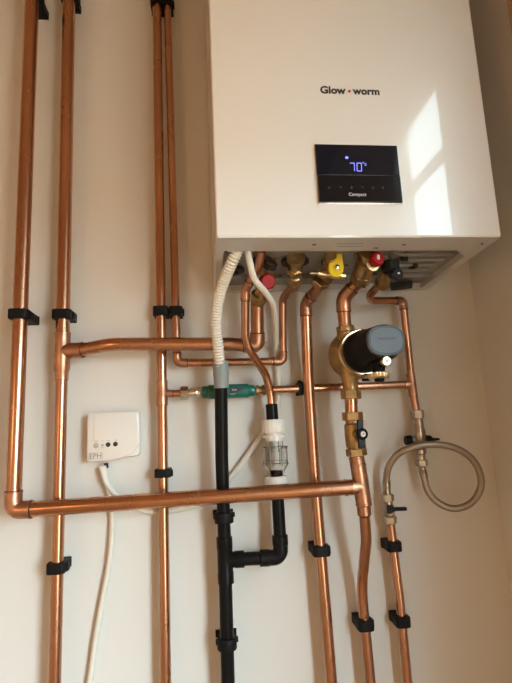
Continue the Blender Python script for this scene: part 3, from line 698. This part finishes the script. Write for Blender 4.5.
# relief pipe
ptr = [atz(261.5, 251.5, zt-.008), at(259, 264, -.195), at(245.3, 290, -.155), at(245.2, 336, -.118), at(249.5, 350, -.105), at(266, 375, -.066), at(270.6, 393, -.051), at(271.5, 406, yt_)]
rp = empty('copper_pipe', ptr[3], 'slim copper discharge pipe with a gentle double bend entering the tundish', 'pipe')
MB().tube(fillet(ptr, [.03, .020, .03, .06, .05, .05]), .0078, 28).build('tube', M['copper'], rp)
elbow(rp, corner(ptr, 2, .018, .014), .0078)
# cables
pc1 = [atz(247.5, 249.5, zt-.008), at(249.8, 262, -.232), at(254.5, 279, -.218), at(266, 293, -.190), at(273, 305, -.155), at(275, 325, -.090), at(275.8, 342, -.040), at(276.5, 358, -.013), at(278, 376, -.011), at(278, 400, -.011), at(272, 424, -.011), at(260, 438, -.011), at(245, 459, -.011), at(231, 477, -.011), at(214, 496, -.011), at(190, 507, -.009), at(150, 511.5, -.009), at(124, 500, -.012), at(107.5, 484.5, -.016), at(101.5, 466, -.018)]
cb1 = MB().tube(spline(pc1, 12), .0056, 16).build('cable', M['cable'])
tag(cb1, 'cream cable from the boiler, passing behind the tundish to the control box', 'cable')
pc2 = [at(103.5, 466, -.018), at(107.5, 485, -.011), at(111.5, 505, -.010), at(112.3, 530, -.010), at(109, 565, -.010), at(103, 597, -.010), at(95, 643, -.010), at(88.5, 688, -.010)]
d = (pc2[-1]-pc2[-2]); pc2.append(Vector((pc2[-1].x-.05, -.010, pc2[-1].z-.3))); pc2.append(Vector((pc2[-2].x-.06, -.010, .004)))
cb2 = MB().tube(spline(pc2, 12), .0054, 16).build('cable', M['cable'])
tag(cb2, 'white cable dropping from the control box to the floor behind the long pipe', 'cable')

# ------------------------------------------------------------------ control box
yb_ = -.030
q = [at(87.2, 413, yb_), at(139, 411, yb_), at(139.5, 456, yb_), at(86.3, 463, yb_)]
bx0, bx1 = (q[0].x+q[3].x)/2, (q[1].x+q[2].x)/2; bz1 = (q[0].z+q[1].z)/2; bz0 = q[3].z+.002
cbx = empty('control_box', Vector(((bx0+bx1)/2, 0, (bz0+bz1)/2)), 'small white wireless heating receiver box with four tiny buttons on the wall', 'control box')
def outline(y, ins=0.):
    P = []; r = .007
    W_, H_ = bx1-bx0, bz1-bz0
    pts = [Vector((bx0+ins, y, bz1-ins)), Vector((bx1-ins, y, bz1-ins)), Vector((bx1-ins, y, bz0+H_*.30)), Vector((bx0+W_*.86, y, bz0+H_*.135)), Vector((bx0+W_*.68, y, bz0+H_*.045+ins)), Vector((bx0+W_*.45, y, bz0+ins)), Vector((bx0+ins, y, bz0+ins))]
    pts = pts+[pts[0]]
    cl = [pts[-2]]+pts[:-1]+[pts[0]]
    out = []
    rr = [r, r, .008, .05, .08, .08, r]
    for i in range(1, 8):
        seg = fillet([cl[i-1]*.5+cl[i]*.5, cl[i], cl[i+1]*.5+cl[i]*.5], rr[i-1], 5); out += seg[1:-1]
    return out
def orect(y, ins=0., lo=0.):
    r = .006; c_ = [Vector((bx0+ins,y,bz1-ins)), Vector((bx1-ins,y,bz1-ins)), Vector((bx1-ins,y,bz0+ins+lo)), Vector((bx0+ins,y,bz0+ins))]; out = []
    for i in range(4): out += fillet([c_[i-1]*.5+c_[i]*.5, c_[i], c_[(i+1)%4]*.5+c_[i]*.5], r, 5)[1:-1]
    return out
MB().rings([orect(-.0005, .001, .006), orect(-.016, 0, .006), orect(-.0215, .0015, .006)]).build('back_case', M['white'], cbx, ang=50)
fc = MB().rings([outline(-.018, .0006), outline(-.0275, .0), outline(-.030, .0022)]).build('front_cover', M['white'], cbx, ang=50)
def on(px, py, y=-.0302): return at(px, py, y)
k_ = MB().lathe(on(96.2, 445.6, -.0298), ax, [(0,.0052),(.0008,.0052),(.0012,.004)], 24); k_.lathe(on(102.5, 445.2, -.0298), ax, [(0,.0026),(.0008,.0026)], 20); k_.build('indicator', M['bezel'], fc)
MB().lathe(on(108.2, 444.6, -.0298), ax, [(0,.0045),(.001,.0045),(.0016,.0035)], 24).build('button', M['ink'], fc)
MB().lathe(on(115.5, 444.1, -.0298), ax, [(0,.0045),(.001,.0045),(.0016,.0035)], 24).build('button', M['ink'], fc)
tk = MB()
for px, w_ in ((96.2,.007),(102.6,.0025),(108.4,.006),(116,.004)): tk.box(on(px, 441.3-(px-96)*.06), (w_,.0004,.0008))
tk.box(on(102.8, 447.8), (.006,.0004,.0007)); tk.build('printed_legend', M['inkgrey'], fc, smooth=False)
text('EPH', M['inkgrey'], fc, 'lettering', on(95.5, 458.4), .0135, ext=.0002, width=.0215)
fm = MB(); c_ = on(95.6, 456, -.0301); 
for ox, oz, sx, sz in ((0,.0058,.025,.0004),(0,-.0058,.025,.0004),(-.0125,0,.0004,.012),(.0125,0,.0004,.012)): fm.box(c_+Vector((ox,0,oz)), (sx,.0004,sz))
fm.build('logo_outline', M['inkgrey'], fc, smooth=False)
fm = MB(); fm.box(on(93.8, 428, -.0301), (.0005,.0003,.05)); fm.build('cover_seam', M['bezel'], fc, smooth=False)
MB().cyl(at(106,463,-.015), at(106.5,468,-.015), .0042).build('cable_gland', M['hole'], cbx)

# ------------------------------------------------------------------ pipe clips
def clip(P, r, label, hw=None, h=.019, axis='z', grp=None, skew=0., style=0):
    """hinged plastic pipe clip: base block on the wall, collar around the pipe, latch tab on its side"""
    root = empty('pipe_clip', Vector((P.x, 0, P.z)), label, 'pipe clip', grp)
    hw = hw or r+.0055; dpt = r+.0042
    def to(x, y, z): 
        return Vector((P.x+x, P.y+y, P.z+z)) if axis == 'z' else Vector((P.x+z, P.y+y, P.z+x))
    N = 48; rings = []
    for zz, ins in ((-h/2, .0012), (-h/2+.0012, 0), (h/2-.0012, 0), (h/2, .0012)):
        ring = []
        for k in range(N):
            a = 2*PI*k/N; ca, sa = math.cos(a), math.sin(a); n = 5.
            ring.append(to(math.copysign(abs(ca)**(2/n), ca)*(hw-ins), math.copysign(abs(sa)**(2/n), sa)*(dpt-ins), zz))
        rings.append(ring)
    inner = [[to((r+.0002)*math.cos(2*PI*k/N), (r+.0002)*math.sin(2*PI*k/N), zz) for k in range(N)] for zz in (h/2, -h/2)]
    MB().rings(rings+inner, closed=True).build('collar', M['blackm'], root)
    b = MB(); back = -(P.y+dpt)
    sz = lambda a, bb, c: (a, bb, c) if axis == 'z' else (c, bb, a)
    if back > .002: b.box(to(0, dpt+back/2-.001, 0), sz(hw*1.9, back+.002, h*.9))
    b.box(to(0, -P.y-.0035, 0), sz(hw*1.95, .007, h*.95))
    b.build('base', M['blackm'], root, smooth=False, bevel=.001)
    MB().box(to(hw+.0012, dpt*.35, -.001), sz(.004, dpt*.9, h*.75)).build('latch', M['blackm'], root, smooth=False, bevel=.001)
    return root
def onl(a, b, px, py, y):
    z = at(px, py, y).z; return lerp(a, b, (a.z-z)/(a.z-b.z))
clip(onl(top, ez, 22, 315, y1), r28, 'black clip halfway up the far-left thick pipe', hw=.0185)
clip(onl(top, ez, 33, -5, y1), r28, 'black clip at the top of the far-left pipe', hw=.0185)
clip(onl(bt, b1, 65, 315, y2), r28*.96, 'black clip just above the tee on the second pipe', hw=.0185)
clip(onl(bt, b1, 70, -3, y2), r28*.96, 'black clip at the top of the second pipe from the left', hw=.0185)
clip(onl(b1, bb_, 59, 567, y2), r22, 'black clip low on the second pipe, below the long horizontal pipe')
clip(on3(311.5), r3, 'left one of two joined black clips on the twin pipes at mid height', hw=.0155)
clip(onl(ptsD[0], ptsD[1], 178, 311.5, y4), r4, 'right one of two joined black clips on the twin pipes at mid height', hw=.0135)
clip(on3(3), r3, 'left one of two black clips at the top of the twin pipes', hw=.0148)
clip(onl(ptsD[0], ptsD[1], 168, 3, y4), r4, 'right one of two black clips at the top of the twin pipes', hw=.0125)
clip(on3(473), r3, 'small black clip right of the white control box, above the long pipe', h=.016)
cE = lerp(ptsE[4], ptsE[5], (at(320,550,-.039).z-ptsE[4].z)/(ptsE[5].z-ptsE[4].z)); clip(cE, rE, 'black clip on the gas pipe below the long horizontal pipe')
cF = lerp(fT[5], fT[6], (at(364.5,624,-.036).z-fT[5].z)/(fT[6].z-fT[5].z)); clip(cF, .0098, 'black clip under the offset bend of the pump pipe')
cH = lerp(ptsH[0], ptsH[1], (at(391,546,yG).z-ptsH[0].z)/(ptsH[1].z-ptsH[0].z)); clip(cH, .0088, 'upper black clip on the rightmost pipe, just below the filling valve')
cH = lerp(ptsH[1], ptsH[2], (at(399,621,yG).z-ptsH[1].z)/(ptsH[2].z-ptsH[1].z)); clip(cH, .0088, 'lower black clip on the rightmost copper pipe')
clip(LD(300.5), .0065, 'small black clip edge-on, left of the gas pipe, on the thin horizontal pipe', hw=.0135, h=.010, axis='x')
# open ring clips of the waste pipe
def ringclip(P, r, label):
    root = empty('pipe_clip', Vector((P.x, 0, P.z)), label, 'pipe clip')
    h = .019
    MB().lathe(P+Vector((0,0,-h/2)), (0,0,1), [(0,r+.0004),(0,r+.0050),(.001,r+.0056),(h-.001,r+.0056),(h,r+.0050),(h,r+.0004)], 40, closed=True).build('collar', M['blackm'], root)
    b = MB(); back = -P.y-r-.004
    b.box((P.x, -back/2, P.z), (.018, back, h*.6)); b.box((P.x, -.003, P.z), (.040, .006, h*.65))
    b.build('base', M['blackm'], root, smooth=False, bevel=.001)
    MB().box((P.x+r+.0058, P.y+.002, P.z+.004), (.005, .008, h*.45)).box((P.x-r-.0058, P.y+.002, P.z+.002), (.004, .008, h*.45)).build('latch', M['blackm'], root, smooth=False, bevel=.001)
def onw(py):
    z = at(224, py, -.05).z
    a, b = (at(221.6,384,-.079), w1) if z > w1.z else (w1, w2)
    return lerp(a, b, (a.z-z)/(a.z-b.z))
ringclip(onw(517), .0124, 'black ring clip on the waste pipe just below the long copper pipe')
ringclip(onw(644), .0124, 'black ring clip near the bottom of the black waste pipe')

# ------------------------------------------------------------------ light: overcast sky through the window and the added opening
wd = bpy.data.worlds.new('sky'); sc.world = wd; wd.use_nodes = True
bg = wd.node_tree.nodes['Background']; bg.inputs['Strength'].default_value = 20.0
_nt = wd.node_tree; _tc = _nt.nodes.new('ShaderNodeTexCoord'); _sp = _nt.nodes.new('ShaderNodeSeparateXYZ'); _rp = _nt.nodes.new('ShaderNodeValToRGB')
_mr = _nt.nodes.new('ShaderNodeMapRange'); _mr.inputs['From Min'].default_value = -1; _mr.inputs['From Max'].default_value = 1
_nt.links.new(_tc.outputs['Generated'], _sp.inputs[0]); _nt.links.new(_sp.outputs['Z'], _mr.inputs['Value']); _nt.links.new(_mr.outputs['Result'], _rp.inputs['Fac']); _nt.links.new(_rp.outputs['Color'], bg.inputs['Color'])
_rp.color_ramp.elements[0].position = .47; _rp.color_ramp.elements[0].color = (.26, .22, .16, 1)      # ground outside
_rp.color_ramp.elements[1].position = .52; _rp.color_ramp.elements[1].color = (.76, 1.0, 1.11, 1)     # overcast sky
for y0, y1, z0, z1, bars in OPEN:
    pl = bpy.data.lights.new('window_portal', 'AREA'); pl.shape = 'RECTANGLE'; pl.size = z1-z0; pl.size_y = abs(y1-y0); pl.cycles.is_portal = True
    po = bpy.data.objects.new('window_portal', pl); C.objects.link(po); po.location = (XR+(TR_ if y0 > -.9 else .10), (y0+y1)/2, (z0+z1)/2); po.rotation_euler = (0, math.radians(90), 0)
# warm fill light added at the rear left, with no lamp body
ll = bpy.data.lights.new('warm_fill', 'POINT'); ll.color = (1, .60, .32); ll.energy = FILL; ll.shadow_soft_size = .09
lo = bpy.data.objects.new('warm_fill', ll); C.objects.link(lo); lo.location = (-1.0, -1.45, 1.30)

sc.view_settings.view_transform = 'Standard'; sc.view_settings.look = 'None'; sc.view_settings.gamma = 1; sc.view_settings.use_curve_mapping = False
sc.view_settings.exposure = 0.58
sc.cycles.max_bounces = 10; sc.cycles.diffuse_bounces = 6; sc.cycles.glossy_bounces = 4; sc.cycles.transmission_bounces = 8
sc.cycles.sample_clamp_indirect = 6
sc.cycles.use_denoising = True
